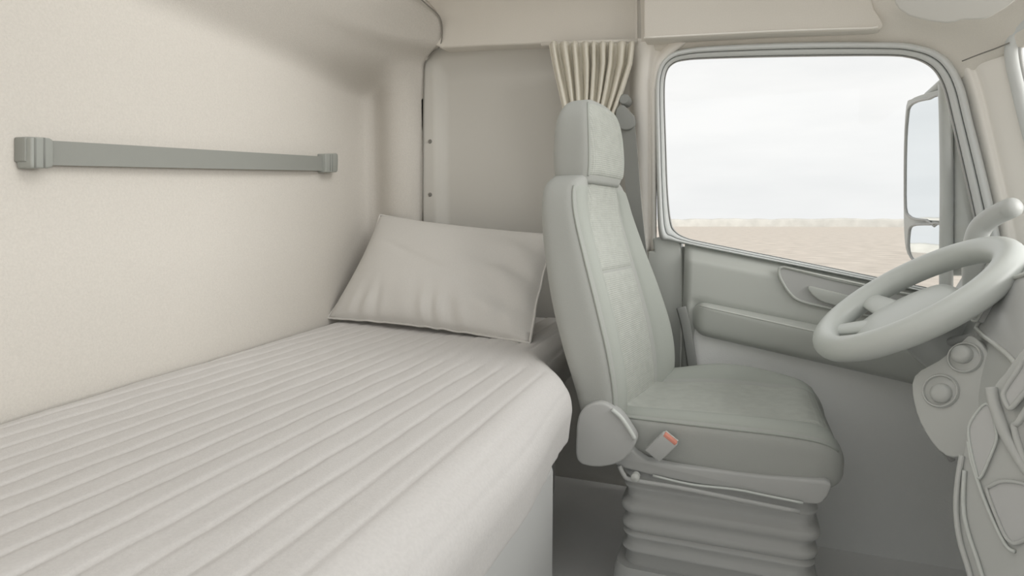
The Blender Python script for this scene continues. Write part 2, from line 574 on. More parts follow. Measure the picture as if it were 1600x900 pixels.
struct(prism('trim_6', jm, (0, 0.12, 0), M_DOOR, None, 0.008))

# headliner: from the top of the door seal up and over to the ceiling
base = [(1002, 80), (1030, 82), (1062, 82), (1120, 78), (1250, 74), (1384, 74), (1430, 78), (1458, 90), (1482, 110), (1500, 124), (1530, 106), (1560, 92), (1600, 74), (1660, 45)]
top1 = [(1002, 62), (1030, 62), (1062, 58), (1120, 54), (1250, 47), (1384, 42), (1432, 42), (1475, 48), (1510, 57), (1535, 64), (1552, 60), (1575, 50), (1610, 25), (1660, -10)]
top2 = [(1002, 20), (1030, 20), (1062, 18), (1120, 15), (1250, 8), (1384, 0), (1432, 0), (1475, 5), (1510, 12), (1540, 20), (1565, 15), (1590, 3), (1625, -20), (1670, -50)]
yb = [2.12, 2.115, 2.11, 2.105, 2.10, 2.10, 2.10, 2.10, 2.10, 2.085, 2.055, 2.02, 1.97, 1.88]
y1 = [2.09, 2.09, 2.085, 2.08, 2.075, 2.07, 2.065, 2.062, 2.06, 2.05, 2.025, 1.99, 1.94, 1.85]
y2 = [2.16, 2.16, 2.16, 2.16, 2.14, 2.03, 1.98, 1.97, 1.97, 1.965, 1.95, 1.92, 1.87, 1.78]
def hrow(pts, ys):
    return catmull([PY(px, py, y) for (px, py), y in zip(pts, ys)], 4)
r0 = hrow(base, [y + 0.03 for y in yb])
r1 = hrow(base, yb)
r2 = hrow(top1, y1)
r3 = hrow(top2, y2)
r4 = [Vector((p.x, p.y - 0.10, 1.83 + 0.0 * p.x)) for p in r3]
r5 = [Vector((p.x, p.y - 0.30, 1.88)) for p in r3]
lin = loft('trim_7', [r0, r1, r2, r3, r4, r5], M_HEAD)
s_ = lin.modifiers.new('sub', 'SUBSURF')
s_.levels = s_.render_levels = 2
struct(lin)
# ceiling; its wide glazed opening is added to let in sky light
hx0, hx1, hy0, hy1 = -1.05, 0.62, 0.35, 1.76
cv = [(-1.5, -0.7, 1.97), (0.8, -0.7, 1.97), (0.8, 2.3, 1.97), (-1.5, 2.3, 1.97), (hx0, hy0, 1.97), (hx1, hy0, 1.97), (hx1, hy1, 1.97), (hx0, hy1, 1.97)]
cl = mesh('ceiling', cv, [(0, 1, 5, 4), (1, 2, 6, 5), (2, 3, 7, 6), (3, 0, 4, 7)], M_HEAD, None, False)
so = cl.modifiers.new('thick', 'SOLIDIFY')
so.thickness = 0.04
struct(cl)
struct(mesh('added_roof_opening', cv[4:], [(0, 1, 2, 3)], M_GLASS, None, False))

# A pillar
arow = []
PA = [  # (left, right) pixel pairs down the pillar
    ((1490, 80), (1572, 52)), ((1500, 104), (1583, 78)), ((1512, 130), (1592, 112)), ((1525, 180), (1604, 160)), ((1539, 240), (1618, 225)), ((1553, 300), (1634, 290)), ((1566, 360), (1652, 350)), ((1576, 430), (1672, 420)), ((1584, 500), (1690, 490))]
rows = []
for (l, r) in PA:
    row = []
    for t, y in ((-0.30, 2.16), (-0.04, 2.10), (0.05, 2.072), (0.14, 2.066), (0.22, 2.072), (0.26, 2.064), (0.36, 2.05), (0.6, 2.03), (0.85, 2.01), (0.98, 2.01), (1.06, 2.05)):
        row.append(PY(l[0] + (r[0] - l[0]) * t, l[1] + (r[1] - l[1]) * t, y + (0.07 if l[1] == 80 else 0)))
    rows.append(row)
ap = loft('trim_8', rows, M_PIL)
s_ = ap.modifiers.new('sub', 'SUBSURF')
s_.levels = s_.render_levels = 2
struct(ap)
sl = [PY(*q, y - 0.012) for *q, y in ((1503, 95.5, 2.060), (1530, 85, 2.042), (1555, 76, 2.02), (1577, 67, 1.995))]
struct(tube('trim_9', catmull(sl, 4), 0.0018, M_SCREW, None, 6))
# windscreen seal and glass
wsl = [(1700, -70, 1.75), (1640, 5, 1.90), (1605, 35, 1.96), (1588, 52, 1.99), (1581, 72, 2.0), (1583, 100, 2.0), (1592, 140, 2.0), (1604, 190, 2.0), (1620, 250, 2.0), (1640, 320, 2.0), (1664, 390, 2.0)]
wp = catmull([PY(*q[:2], q[2]) for q in wsl], 5)
seal_o = tube('trim_10', wp, 0.016, M_RUB, None, 12)
struct(seal_o)
struct(tube('trim_11', [p + Vector((0.014, -0.008, -0.002)) for p in wp], 0.006, M_DARK, None, 8))
# windscreen sheet from the pillar across to the passenger side
wt = [(0.74, 1.96, 1.60), (0.86, 2.0, 1.30), (0.99, 2.0, 0.98)]
wrows = []
for y_ in (1.99, 1.4, 0.8, 0.2, -0.4):
    k = math.sin((1.99 - y_) / 2.39 * PI) * 0.10
    wrows.append([Vector((PY(1584, 85, 2.0).x + 0.01 + k, y_, 1.62)), Vector((0.84 + k, y_, 1.28)), Vector((0.97 + k, y_, 0.93))])
struct(loft('window_2', wrows, M_GLASS))

# header above the windscreen
struct(box('trim_13', (0.80, 0.62, 1.82), (0.14, 2.5, 0.30), M_HEAD, None, 0.03))
# sun visor
vz = PL
vco, vno = Vector((0.45, 1.72, 1.6)), Vector((-0.25, -0.9, -0.35)).normalized()
vp = [(1398, -40), (1398, 4), (1404, 14), (1420, 25), (1450, 33), (1478, 36.5), (1492, 35), (1503, 31), (1520, 31), (1540, 30.5), (1552, 24), (1572, 12), (1592, -3), (1620, -30), (1620, -60)]
vis = prism('sun_visor', [PL(a, b, vco, vno) for a, b in vp], vno * -0.018, M_VISOR, None, 0.005)
tag(vis, 'grey padded sun visor under the headliner at top right', 'sun visor')

# ================================================================== mirror outside
mir = thing('wing_mirror', 'tall two-glass wing mirror outside the driver door window', 'mirror')
y_in, y_out = 2.24, 2.50
Pin, Pout = PY(1478, 250, y_in), PY(1412, 250, y_out)
tdir = Vector((Pout.x - Pin.x, Pout.y - Pin.y, 0))
mw = tdir.length
tdir.normalize()
mn = Vector((tdir.y, -tdir.x, 0))
if mn.dot(EYE - Pin) < 0:
    mn = -mn
mco = Pin.copy()
def MP(px, py):
    return PL(px, py, mco, mn)
house = [(1416, 165), (1424, 155), (1440, 148), (1474, 139), (1479, 139), (1479, 405), (1479, 425), (1452, 418), (1434, 413), (1424, 405), (1415, 388), (1412, 340), (1412, 230)]
hpts = catmull([MP(*q) for q in house], 3, True)
prism('housing', hpts, -mn * 0.09, M_MBODY, mir, 0.006)
g1 = [(1420.5, 180), (1424, 166), (1436, 158), (1455, 154), (1474.5, 149), (1474.5, 200), (1474.5, 345), (1450, 344), (1432, 342), (1422, 337), (1417, 325), (1416.5, 280), (1417.5, 220)]
g2 = [(1424, 366), (1426, 355), (1434, 351), (1455, 350.5), (1474.5, 350.5), (1474.5, 380), (1474.5, 412), (1450, 411), (1434, 407), (1427, 398), (1424, 385)]
for gname, gg in (('upper_mirror_glass', g1), ('lower_mirror_glass', g2)):
    gp = [MP(*q) + mn * 0.004 for q in gg]
    if gg is g2:      # the lower glass is set looking a little higher
        zm_ = sum(p.z for p in gp) / len(gp)
        gp = [p + mn * (0.004 - 0.04 * (p.z - zm_)) for p in gp]
    go = prism(gname, gp, -mn * 0.004, M_MIR, mir, 0, smooth=False)
    tube('glass_bezel', catmull([p + mn * 0.001 for p in gp], 2, True), 0.004, M_DARK, go, 8, True)
bar = [MP(1482, 130) + mn * 0.01, MP(1484, 200) + mn * 0.01, MP(1485, 300) + mn * 0.01, MP(1484, 460) + mn * 0.01, MP(1483, 560)]
tube('support_bar', catmull(bar, 4), 0.018, M_MBODY, mir, 12)
back = [MP(1488, 140) - mn * 0.05, MP(1490, 300) - mn * 0.05, MP(1488, 420) - mn * 0.05]
tube('rear_shell', catmull(back, 4), 0.045, M_MBODY, mir, 16)
tube('mount_arm', [MP(1440, 150) - mn * 0.02, MP(1462, 130) - mn * 0.02, MP(1480, 112) - mn * 0.02, MP(1500, 96) - mn * 0.02, MP(1540, 80) - mn * 0.02], 0.014, M_MBODY, mir, 12)
tube('mount_brace', [MP(1450, 152) - mn * 0.02, MP(1475, 140) - mn * 0.02, MP(1510, 125) - mn * 0.02], 0.012, M_MBODY, mir, 10)

# ================================================================== bunk: base, mattress, pillow
ZM = 0.65
def front_x(y):
    return -0.318 - 0.03 * sm(0.9, 1.3, y) - 0.13 * sm(1.31, 1.62, y) - 0.03 * sm(1.5, 2.1, y)
bunk = prism('bunk_base', [Vector((wall_x(-0.55) + 0.01, -0.55, 0.44)), Vector((-0.362, -0.55, 0.44)), Vector((-0.385, 1.30, 0.44)), Vector((-0.52, 1.62, 0.44)), Vector((-0.62, 2.12, 0.44)), Vector((wall_x(2.12) + 0.06, 2.12, 0.44))], (0, 0, -0.4395), M_BUNK, None, 0.01)
tag(bunk, 'plain grey bunk box under the quilted mattress', 'bunk')
ys = [-0.55 + 2.70 * j / 110 for j in range(111)]
rows = []
SP = 0.0545
for y in ys:
    xr = wall_x(y) + 0.012
    if y > 2.08:
        xr += (y - 2.08) * 0.6
    xf = front_x(y)
    row = []
    prof = []
    # flat quilted top
    n = 190
    Rr = 0.085
    def quilt(xx):
        q = (-0.352 - 0.03 * (y - 0.7) - xx) / SP
        fr = q % 1.0
        fr = min(fr, 1 - fr) * 2        # 0 at a seam, 1 in mid channel
        return 0.0036 * (1 - (1 - min(1, fr * 1.05)) ** 5) - 0.0036
    for i in range(n + 1):
        x = xr + (xf - Rr - xr) * i / n
        edge = math.exp(-(x - xr) / 0.02) * 0.015
        wob = 0.0022 * noise.noise(Vector((x * 14, y * 9, 0.3))) + 0.0012 * noise.noise(Vector((x * 30, y * 34, 2.3)))
        prof.append((x, ZM + quilt(x) - edge + wob * sm(0, 0.1, xf - Rr - x) + 0.012 * sm(-1.1, -0.6, x) - 0.012))
    # rolled front edge and apron
    for i in range(1, 29):
        a = i / 28 * PI / 2
        dq = quilt(xf - Rr + Rr * a) * (1 - sm(0.3, 1.2, a)) - 0.0018 * math.exp(-((a - 1.02) / 0.05) ** 2)
        dq += 0.0012 * noise.noise(Vector((y * 40, a * 2.0, 9.0))) * sm(0.2, 0.8, a)
        prof.append((xf - Rr + (Rr + dq) * math.sin(a), ZM - Rr + (Rr + dq) * math.cos(a)))
    for i in range(1, 13):
        t = i / 12
        wrinkle = 0.0035 * noise.noise(Vector((y * 26, t * 1.2, 4.0))) * sm(0, 0.4, t)
        prof.append((xf - 0.010 * t + wrinkle - 0.016 * sm(0.75, 1.0, t), ZM - Rr - 0.09 * t))
    prof.append((xf - 0.06, ZM - Rr - 0.097))
    rows.append([Vector((x, y, z)) for x, z in prof])
mt = thing('mattress', 'quilted off-white mattress on the bunk along the rear wall', 'mattress')
loft('mattress_cover', rows, M_BED, mt)
prism('mattress_core', [Vector((wall_x(-0.5) + 0.03, -0.5, 0.60)), Vector((-0.42, -0.5, 0.60)), Vector((-0.44, 1.2, 0.60)), Vector((-0.60, 1.55, 0.60)), Vector((-0.62, 2.1, 0.60)), Vector((wall_x(2.1) + 0.06, 2.1, 0.60))], (0, 0, -0.158), M_BED, mt, 0.02)

# pillow: four corners in space, puffed between
def pillow():
    BL = PY(512, 497, 1.86); BR = PY(828, 536, 1.66)
    TL = PY(594, 336, 2.11); TR = PY(868, 368, 1.98)
    nrm = (BR - BL).cross(TL - BL).normalized()
    if nrm.y > 0:
        nrm = -nrm
    N = 54
    res = []
    for side in (1, -1):
        rows = []
        for j in range(N + 1):
            v = j / N
            row = []
            for i in range(N + 1):
                u = i / N
                # edges pull in between the corners
                uu = u + (0.040 if u < 0.5 else 0.012) * (0.5 - u) * 2 * math.sin(PI * v)
                vv = v + 0.03 * (0.5 - v) * 2 * math.sin(PI * u)
                p = BL * (1 - uu) * (1 - vv) + BR * uu * (1 - vv) + TL * (1 - uu) * vv + TR * uu * vv
                b = max(0.0, 16 * u * (1 - u) * v * (1 - v))
                h = b ** 0.52
                th = 0.095 if side > 0 else 0.05
                cr = 0
                if side > 0:
                    # gathers running up from the lower seam and in from the right end
                    low = math.exp(-((v - 0.10) / 0.13) ** 2) * sm(0.04, 0.16, u) * (1 - sm(0.9, 0.98, u))
                    cr += 0.011 * low * math.sin(u * 62 + 3.5 * noise.noise(Vector((u * 5, v * 2, 1)))) * (0.5 + noise.noise(Vector((u * 7, 2.2, 0.5))))
                    rgt = math.exp(-((u - 0.88) / 0.10) ** 2) * sm(0.08, 0.25, v) * (1 - sm(0.75, 0.95, v))
                    cr += 0.010 * rgt * math.sin(v * 20 + u * 14 + 2.5 * noise.noise(Vector((u * 4, v * 4, 7))))
                    cr += 0.008 * noise.noise(Vector((u * 3.2 + v, v * 3.5, 5.1))) * b
                    d = u * 0.55 + v - 0.78
                    cr += -0.006 * math.exp(-(d / 0.03) ** 2) * sm(0.1, 0.3, u) * (1 - sm(0.5, 0.8, u))
                row.append(p + nrm * (side * th * h + cr))
            rows.append(row)
        res.append(rows)
    return res, nrm
pr, pn = pillow()
pt = thing('pillow', 'plump off-white linen pillow propped at the head of the bunk', 'pillow')
vts, fcs = [], []
for rows in pr:
    b0 = len(vts)
    k = len(rows[0])
    vts += [p for r in rows for p in r]
    for i in range(len(rows) - 1):
        for j in range(k - 1):
            fcs.append((b0 + i * k + j, b0 + i * k + j + 1, b0 + (i + 1) * k + j + 1, b0 + (i + 1) * k + j))
mesh('pillowcase', vts, fcs, M_PILLOW, pt)
f = pr[0]
per = list(f[0]) + [r[-1] for r in f[1:]] + list(reversed(f[-1]))[1:] + [r[0] for r in reversed(f)][1:-1]
tube('piping', per, 0.0042, M_PILLOW, pt, 8, True)

# ================================================================== strap on the rear wall
st = thing('wall_strap', 'long grey webbing strap fixed across the beige rear wall', 'strap')
def WP(px, py, off=0.0):
    a = Vector((wall_x(0.0), 0.0, 1.0))
    nn = Vector((1, 0.112, 0)).normalized()
    return PL(px, py, a + nn * off, nn), nn
NS = 40
rows = []
T0, T1 = WP(78, 219.5, 0.02)[0], WP(514, 245, 0.02)[0]
B0, B1 = WP(78, 258, 0.02)[0], WP(514, 267, 0.02)[0]
wn_ = WP(0, 0)[1]
for i in range(NS + 1):
    t = i / NS
    bow = 0.006 * math.sin(PI * t)
    a, b = T0.lerp(T1, t), B0.lerp(B1, t)
    sag = Vector((0, 0, -0.0006 * math.sin(PI * t)))
    rows.append([a + wn_ * bow + sag, a.lerp(b, 0.5) + wn_ * bow + sag, b + wn_ * bow + sag, b + wn_ * (bow - 0.003) + sag, a + wn_ * (bow - 0.003) + sag])
loft('webbing', rows, M_STRAP, st, cu=True, caps=True, auto=40)
def wall_poly(pts, off):
    return [WP(px, py, off)[0] for px, py in pts]
br = prism('end_bracket', wall_poly([(39, 215), (41, 213.5), (60, 214), (60, 253.5), (42, 253.5), (39, 251)], 0.028), -wn_ * 0.027, M_STRAP, st, 0.002)
b2 = prism('bracket_cover', wall_poly([(49, 214), (70, 214.5), (79, 216), (84.5, 219), (85, 225), (85, 256), (83.5, 261), (76, 263), (50, 263), (49, 250)], 0.040), -wn_ * 0.038, M_BRK, br, 0.004)
for px in (55, 69.5):
    a, b = WP(px, 215.5, 0.0405)[0], WP(px, 262, 0.0405)[0]
    tube('groove', [a, a.lerp(b, 0.5), b], 0.0016, M_PIPE, br, 6)
br = prism('end_bracket', wall_poly([(509, 240), (526, 239.5), (528, 241), (528.5, 250), (528, 267), (526, 269), (509, 269.5)], 0.035), -wn_ * 0.034, M_BRK, st, 0.003)
for px in (516, 519.5):
    a, b = WP(px, 241.5, 0.0352)[0], WP(px, 267.5, 0.0352)[0]
    tube('groove', [a, a.lerp(b, 0.5), b], 0.0016, M_PIPE, br, 6)

# ================================================================== curtain gathered behind the seat
cu_t = thing('curtain', 'gathered khaki curtain hanging behind the driver seat headrest', 'curtain')
rows = []
tabc = [(64, 856, 992), (75, 857, 991), (100, 862, 988), (140, 872, 975), (190, 884, 956), (240, 890, 948), (300, 888, 950), (420, 880, 965)]
for j in range(50):
    py = 66 + (400 - 66) * j / 49
    l, r = lerp_tab(tabc, py)
    row = []
    g = 1 - 0.35 * sm(66, 200, py)
    for i in range(181):
        t = i / 180
        ph = t * 9.0 * 2 * PI + 0.8 * math.sin(t * 9 + 1)
        px = l + (r - l) * t + 1.2 * math.sin(ph * 0.5 + py * 0.02)
        ruf = 1 if py > 72 else 0.6
        sharp = math.sin(ph) + 0.28 * math.sin(2 * ph + 1.1 + py * 0.01)
        y = 2.085 + 0.022 * g * ruf * sharp + 0.004 * noise.noise(Vector((t * 30, py * 0.03, 0)))
        row.append(PY(px, py + (1.5 * math.sin(ph) if py < 70 else 0), y))
    rows.append(row)
cobj = loft('cloth', rows, M_CURT, cu_t)
so = cobj.modifiers.new('thick', 'SOLIDIFY')
so.thickness = 0.003
tube('curtain_rail', [PY(846, 69, 2.10), PY(920, 66, 2.10), PY(996, 64, 2.10)], 0.007, M_HEAD, cu_t, 8)

# ================================================================== seat belt on the B pillar
sb = thing('seat_belt', 'black seat belt hanging from its guide on the cream pillar', 'seat belt')
bl = catmull([PY(*q) for q in ((979, 180, 2.075), (983, 220, 2.07), (987, 270, 2.06), (992, 330, 2.04), (1000, 400, 2.03), (1010, 470, 2.02), (1022, 540, 2.01), (1030, 620, 2.0))], 6)
rows = []
for i, p in enumerate(bl):
    t = i / (len(bl) - 1)
    w = 0.026
    tv = Vector((0.95, -0.3, 0)).normalized() * w
    nv = Vector((0.3, 0.95, 0)) * 0.0015
    rows.append([p - tv - nv, p + tv - nv, p + tv + nv, p - tv + nv])
loft('webbing', rows, M_BELT, sb, cu=True, caps=True, auto=40)
gq = [PY(*q, 2.06) for q in ((962, 176), (966, 166), (974, 164), (982, 172), (990, 180), (992, 192), (988, 200), (976, 203), (964, 196))]
gd = prism('belt_guide', catmull(gq, 3, True), (0, 0.03, 0), M_BELT, sb, 0.005)
disc('anchor_bolt', PY(978, 158, 2.10), (0, -1, 0), [(0.018, -0.02), (0.018, 0.03), (0.014, 0.036), (0.004, 0.036)], M_BELT, sb, 20)
# buckle strap low by the door
tube('lower_belt', catmull([PY(1064, 480, 2.03), PY(1072, 510, 2.03), PY(1080, 560, 2.03), PY(1086, 610, 2.03)], 5), 0.016, M_BELT, sb, 8, flat=0.15, upv=Vector((0, 1, 0)))

# ================================================================== driver seat
seat = thing('driver_seat', 'grey-green cloth driver seat with tall headrest beside the bunk', 'seat')
YC = 1.70
def lerp_s(tab, x):
    """smooth interpolation of a table"""
    if x <= tab[0][0]:
        return tab[0][1:]
    for k in range(len(tab) - 1):
        a, b = tab[k], tab[k + 1]
        if x <= b[0]:
            t = (x - a[0]) / (b[0] - a[0])
            pa = tab[max(0, k - 1)]
            pb = tab[min(len(tab) - 1, k + 2)]
            out = []
            for i in range(1, len(a)):
                m1 = (b[i] - pa[i]) / (b[0] - pa[0]) * (b[0] - a[0])
                m2 = (pb[i] - a[i]) / (pb[0] - a[0]) * (b[0] - a[0])
                t2, t3 = t * t, t * t * t
                out.append((2 * t3 - 3 * t2 + 1) * a[i] + (t3 - 2 * t2 + t) * m1 + (-2 * t3 + 3 * t2) * b[i] + (t3 - t2) * m2)
            return tuple(out)
    return tab[-1][1:]
# z, half width, x rear, x front of bolster, bolster depth
BK = [(0.44, 0.235, -0.315, -0.235, 0.020),
      (0.50, 0.262, -0.330, -0.215, 0.035),
      (0.58, 0.272, -0.352, -0.205, 0.050),
      (0.68, 0.272, -0.390, -0.218, 0.055),
      (0.80, 0.258, -0.430, -0.255, 0.048),
      (0.92, 0.238, -0.458, -0.300, 0.036),
      (1.02, 0.222, -0.472, -0.336, 0.024),
      (1.075, 0.205, -0.476, -0.350, 0.016),
      (1.105, 0.180, -0.474, -0.356, 0.012),
      (1.125, 0.140, -0.466, -0.362, 0.008)]
VC = 0.56      # centre panel half share
TW = math.radians(-9)
def turn(p):
    dx, dy = p.x + 0.33, p.y - YC
    return Vector((-0.33 + dx * math.cos(TW) - dy * math.sin(TW), YC + dx * math.sin(TW) + dy * math.cos(TW), p.z))
def back_pt(z, s, lift=0.0):
    """s in [0,1) around the section: 0..0.5 front from near to far side, 0.5..1 rear from far to near"""
    hw, xr, xf, bd = lerp_s(BK, z)
    xm = (xr + xf) / 2
    hd = (xf - xr) / 2
    if s < 0.5:
        ang = PI * (1 - s / 0.5)           # PI (near) -> 0 (far)
        e = 0.42
        v = math.copysign(abs(math.cos(ang)) ** e, math.cos(ang))
        d = abs(math.sin(ang)) ** e
        x = xm + (hd + lift) * d
        x -= bd * (1 - sm(VC - 0.10, 0.86, abs(v)))
        seam = math.exp(-((abs(v) - VC) / 0.022) ** 2)
        x -= 0.005 * seam
    else:
        ang = PI * (s - 0.5) / 0.5
        e = 0.5
        v = math.copysign(abs(math.cos(ang)) ** e, math.cos(ang))
        x = xm - hd * abs(math.sin(ang)) ** e
    return turn(Vector((x, YC + v * (hw + lift * 0.5), z)))
def front_pt(z, v, lift=0.0):
    ang = math.acos(max(-1, min(1, math.copysign(abs(v) ** (1 / 0.42), v))))
    return back_pt(z, 0.5 * (1 - ang / PI), lift)
NSEC = 150
zl = [0.44 + (1.125 - 0.44) * i / 70 for i in range(71)]
rows = [[back_pt(z, k / NSEC) for k in range(NSEC)] for z in zl]
bk = loft('backrest', rows, M_SEATS, seat, cu=True, caps=True)
def patch(name, z0, z1, v0, v1, m, lift, parent, nz=50, nv=22):
    rows = []
    for i in range(nz + 1):
        z = z0 + (z1 - z0) * i / nz
        row = []
        for j in range(nv + 1):
            v = v0 + (v1 - v0) * j / nv
            edge = min(i, nz - i) / nz * (z1 - z0), min(j, nv - j) / nv * (v1 - v0) * 0.24
            l = lift * min(1.0, math.sqrt(min(edge) / 0.012)) - 0.002
            row.append(front_pt(z, v, 0.0) + Vector((l, 0, 0)))
        rows.append(row)
    return loft(name, rows, m, parent)
patch('centre_panel', 0.455, 0.8685, -VC + 0.02, VC - 0.02, M_SEAT, 0.008, seat)
patch('centre_panel', 0.8695, 1.118, -VC + 0.02, VC - 0.02, M_SEAT, 0.008, seat, 30)
for sgn in (-1, 1):
    a, b = (VC + 0.02) * sgn, 0.945 * sgn
    patch('bolster', 0.455, 1.10, min(a, b), max(a, b), M_SEATB, 0.006, seat, 60, 16)
    tube('bolster_piping', [front_pt(0.455 + 0.64 * i / 50, 0.965 * sgn, 0.002) for i in range(51)], 0.0032, M_SEATB, seat, 8)

# headrest
HR = [(1.105, 0.128, -0.462, -0.352), (1.13, 0.132, -0.470, -0.343), (1.17, 0.133, -0.474, -0.340), (1.22, 0.130, -0.474, -0.343), (1.26, 0.124, -0.472, -0.348),
      (1.29, 0.114, -0.466, -0.355), (1.315, 0.095, -0.456, -0.366), (1.330, 0.068, -0.444, -0.380), (1.337, 0.03, -0.43, -0.396)]
def head_pt(z, s, lift=0):
    hw, xr, xf = lerp_s(HR, z)
    xm, hd = (xr + xf) / 2, (xf - xr) / 2
    ang = 2 * PI * s
    e = 0.45
    v = math.copysign(abs(math.cos(ang)) ** e, math.cos(ang))
    x = math.copysign(abs(math.sin(ang)) ** e, math.sin(ang))
    return turn(Vector((xm + x * (hd + lift), YC + v * (hw + 0.3 * lift), z)))
zl = [1.105 + (1.337 - 1.105) * (1 - (1 - i / 40) ** 1.6) for i in range(41)]
hdr = loft('headrest', [[head_pt(z, k / 96) for k in range(96)] for z in zl], M_SEATS, seat, cu=True, caps=True)
rows = []
for z in [1.123 + (1.318 - 1.123) * i / 36 for i in range(37)]:
    hw, xr, xf = lerp_s(HR, z)
    row = []
    for j in range(31):
        v = -0.93 + 1.86 * j / 30
        ang = math.acos(math.copysign(abs(v) ** (1 / 0.45), v))
        p = head_pt(z, ang / (2 * PI))
        e = min(min(j, 30 - j) / 30 * 0.25, (z - 1.123), (1.318 - z))
        row.append(p + Vector((0.006 * min(1, math.sqrt(max(0, e) / 0.012)) - 0.0015, 0, 0)))
    rows.append(row)
hp_ = loft('headrest_panel', rows, M_SEAT, hdr)
tube('headrest_seam', [front_pt(1.119, -0.6 + 1.2 * i / 20) + Vector((0.004, 0, 0)) for i in range(21)], 0.0035, M_PIPE, hdr, 8)
tube('headrest_piping', [r[0] + Vector((0.001, 0, 0)) for r in rows], 0.003, M_SEATB, hdr, 8)

# cushion: sections along x
CS = [(-0.34, 0.225, 0.475, 0.530), (-0.24, 0.245, 0.432, 0.540), (-0.12, 0.258, 0.405, 0.548), (0.0, 0.264, 0.392, 0.552), (0.10, 0.264, 0.388, 0.552), (0.17, 0.260, 0.390, 0.545),
      (0.205, 0.250, 0.398, 0.530), (0.225, 0.235, 0.41, 0.508), (0.236, 0.215, 0.425, 0.485), (0.240, 0.19, 0.44, 0.465)]
def cush_pt(x, s, lift=0.0):
    hw, zb_, zt_ = lerp_s(CS, x)
    zm, hd = (zb_ + zt_) / 2, (zt_ - zb_) / 2
    ang = 2 * PI * s
    e = 0.36
    v = math.copysign(abs(math.cos(ang)) ** e, math.cos(ang))
    w = math.copysign(abs(math.sin(ang)) ** e, math.sin(ang))
    z = zm + w * (hd + lift)
    if w > 0:
        dip = 0.030 * (1 - sm(0.5, 0.85, abs(v))) * sm(-0.35, -0.2, x) * (1 - 0.6 * sm(0.08, 0.2, x))
        z -= dip * abs(w)
        if v > 0:
            z += 0.03 * sm(0.55, 0.9, v) * math.exp(-((x + 0.02) / 0.15) ** 2) * w
    return Vector((x, YC + v * (hw + 0.3 * lift), z))
def cush_top(x, v, lift=0.0):
    ang = math.acos(math.copysign(abs(v) ** (1 / 0.36), v))
    return cush_pt(x, ang / (2 * PI), lift)
xl = [-0.34 + 0.58 * (1 - (1 - i / 60) ** 1.5) for i in range(61)]
cus = loft('cushion', [[cush_pt(x, k / 110) for k in range(110)] for x in xl], M_SEATS, seat, cu=True, caps=True)
def cpatch(name, x0, x1, v0, v1, m, lift):
    rows = []
    for i in range(41):
        x = x0 + (x1 - x0) * i / 40
        row = []
        for j in range(25):
            v = v0 + (v1 - v0) * j / 24
            e = min(min(i, 40 - i) / 40 * abs(x1 - x0), min(j, 24 - j) / 24 * abs(v1 - v0) * 0.26)
            row.append(cush_top(x, v, lift * min(1, math.sqrt(e / 0.012)) - 0.0015))
        rows.append(row)
    return loft(name, rows, m, cus)
cpatch('seat_panel', -0.30, 0.222, -0.62, 0.62, M_SEAT, 0.008)
cpatch('seat_bolster', -0.30, 0.222, -0.95, -0.65, M_SEATB, 0.006)
cpatch('seat_bolster', -0.30, 0.222, 0.65, 0.95, M_SEATB, 0.006)
tube('cushion_piping', [cush_top(-0.28 + 0.5 * i / 40, -0.972, 0.001) for i in range(41)], 0.0032, M_SEATB, cus, 8)

# recliner shield on the near side
yq = YC - 0.30
sh = [PY(*q, yq) for q in ((902, 720), (900, 680), (904, 650), (916, 635), (936, 629), (952, 634), (970, 650), (982, 667), (993, 686), (990, 700), (978, 716), (960, 726), (930, 730))]
rsh = prism('recliner_shield', catmull(sh, 3, True), (0, 0.045, 0), M_DARK, seat, 0.006)
tube('shield_edge', catmull([PY(*q, yq - 0.001) for q in ((956, 640), (970, 652), (982, 669), (992, 686))], 4), 0.0055, M_RIM, rsh, 8)
# side valance and lever
va = [PY(*q, YC - 0.275) for q in ((985, 700), (1010, 720), (1100, 733), (1200, 745), (1290, 752), (1298, 765), (1285, 786), (1255, 787), (1150, 768), (1050, 750), (985, 735), (960, 725), (955, 705))]
prism('side_valance', catmull(va, 2, True), (0, 0.05, 0), M_DARK, seat, 0.006)
tube('adjust_lever', catmull([PY(*q, YC - 0.285) for q in ((968, 728), (975, 742), (988, 750), (1060, 762), (1150, 780), (1250, 800))], 4), 0.0055, M_DARK, seat, 8)
tube('valance_edge', catmull([PY(*q, YC - 0.279) for q in ((1020, 743), (1080, 757), (1150, 765), (1200, 775), (1255, 786))], 4), 0.003, M_RIM, seat, 8)
disc('lever_pivot', PY(993, 745, YC - 0.288), (0, -1, 0), [(0.010, -0.01), (0.010, 0.006), (0.004, 0.009)], M_CHR, seat, 16)

# suspension base: bellows rings
def rrect(cx, cy, hx, hy, r, z, n=6):
    out = []
    for sx, sy, a0 in ((1, 1, 0), (-1, 1, PI / 2), (-1, -1, PI), (1, -1, 3 * PI / 2)):
        for k in range(n + 1):
            a = a0 + PI / 2 * k / n
            out.append(Vector((cx + sx * (hx - r) + r * math.cos(a), cy + sy * (hy - r) + r * math.sin(a), z)))
    return out
bx0, by0 = -0.03, YC
prof = [(0.43, 0.214)]
for zc_, lip_, hh in ((0.388, 0.010, 0.006), (0.352, 0.007, 0.004), (0.300, 0.013, 0.011), (0.252, 0.010, 0.008), (0.226, 0.007, 0.003), (0.190, 0.009, 0.004)):
    prof += [(zc_ + hh + 0.008, 0.214), (zc_ + hh, 0.214 + lip_ * 0.8), (zc_, 0.214 + lip_), (zc_ - hh, 0.214 + lip_ * 0.8), (zc_ - hh - 0.008, 0.214)]
prof += [(0.15, 0.216)]
rows = [rrect(bx0, by0, h + 0.0, h + 0.03, 0.04, z) for z, h in prof]
loft('suspension_bellows', rows, M_DARK, seat, cu=True, caps=True, auto=60)
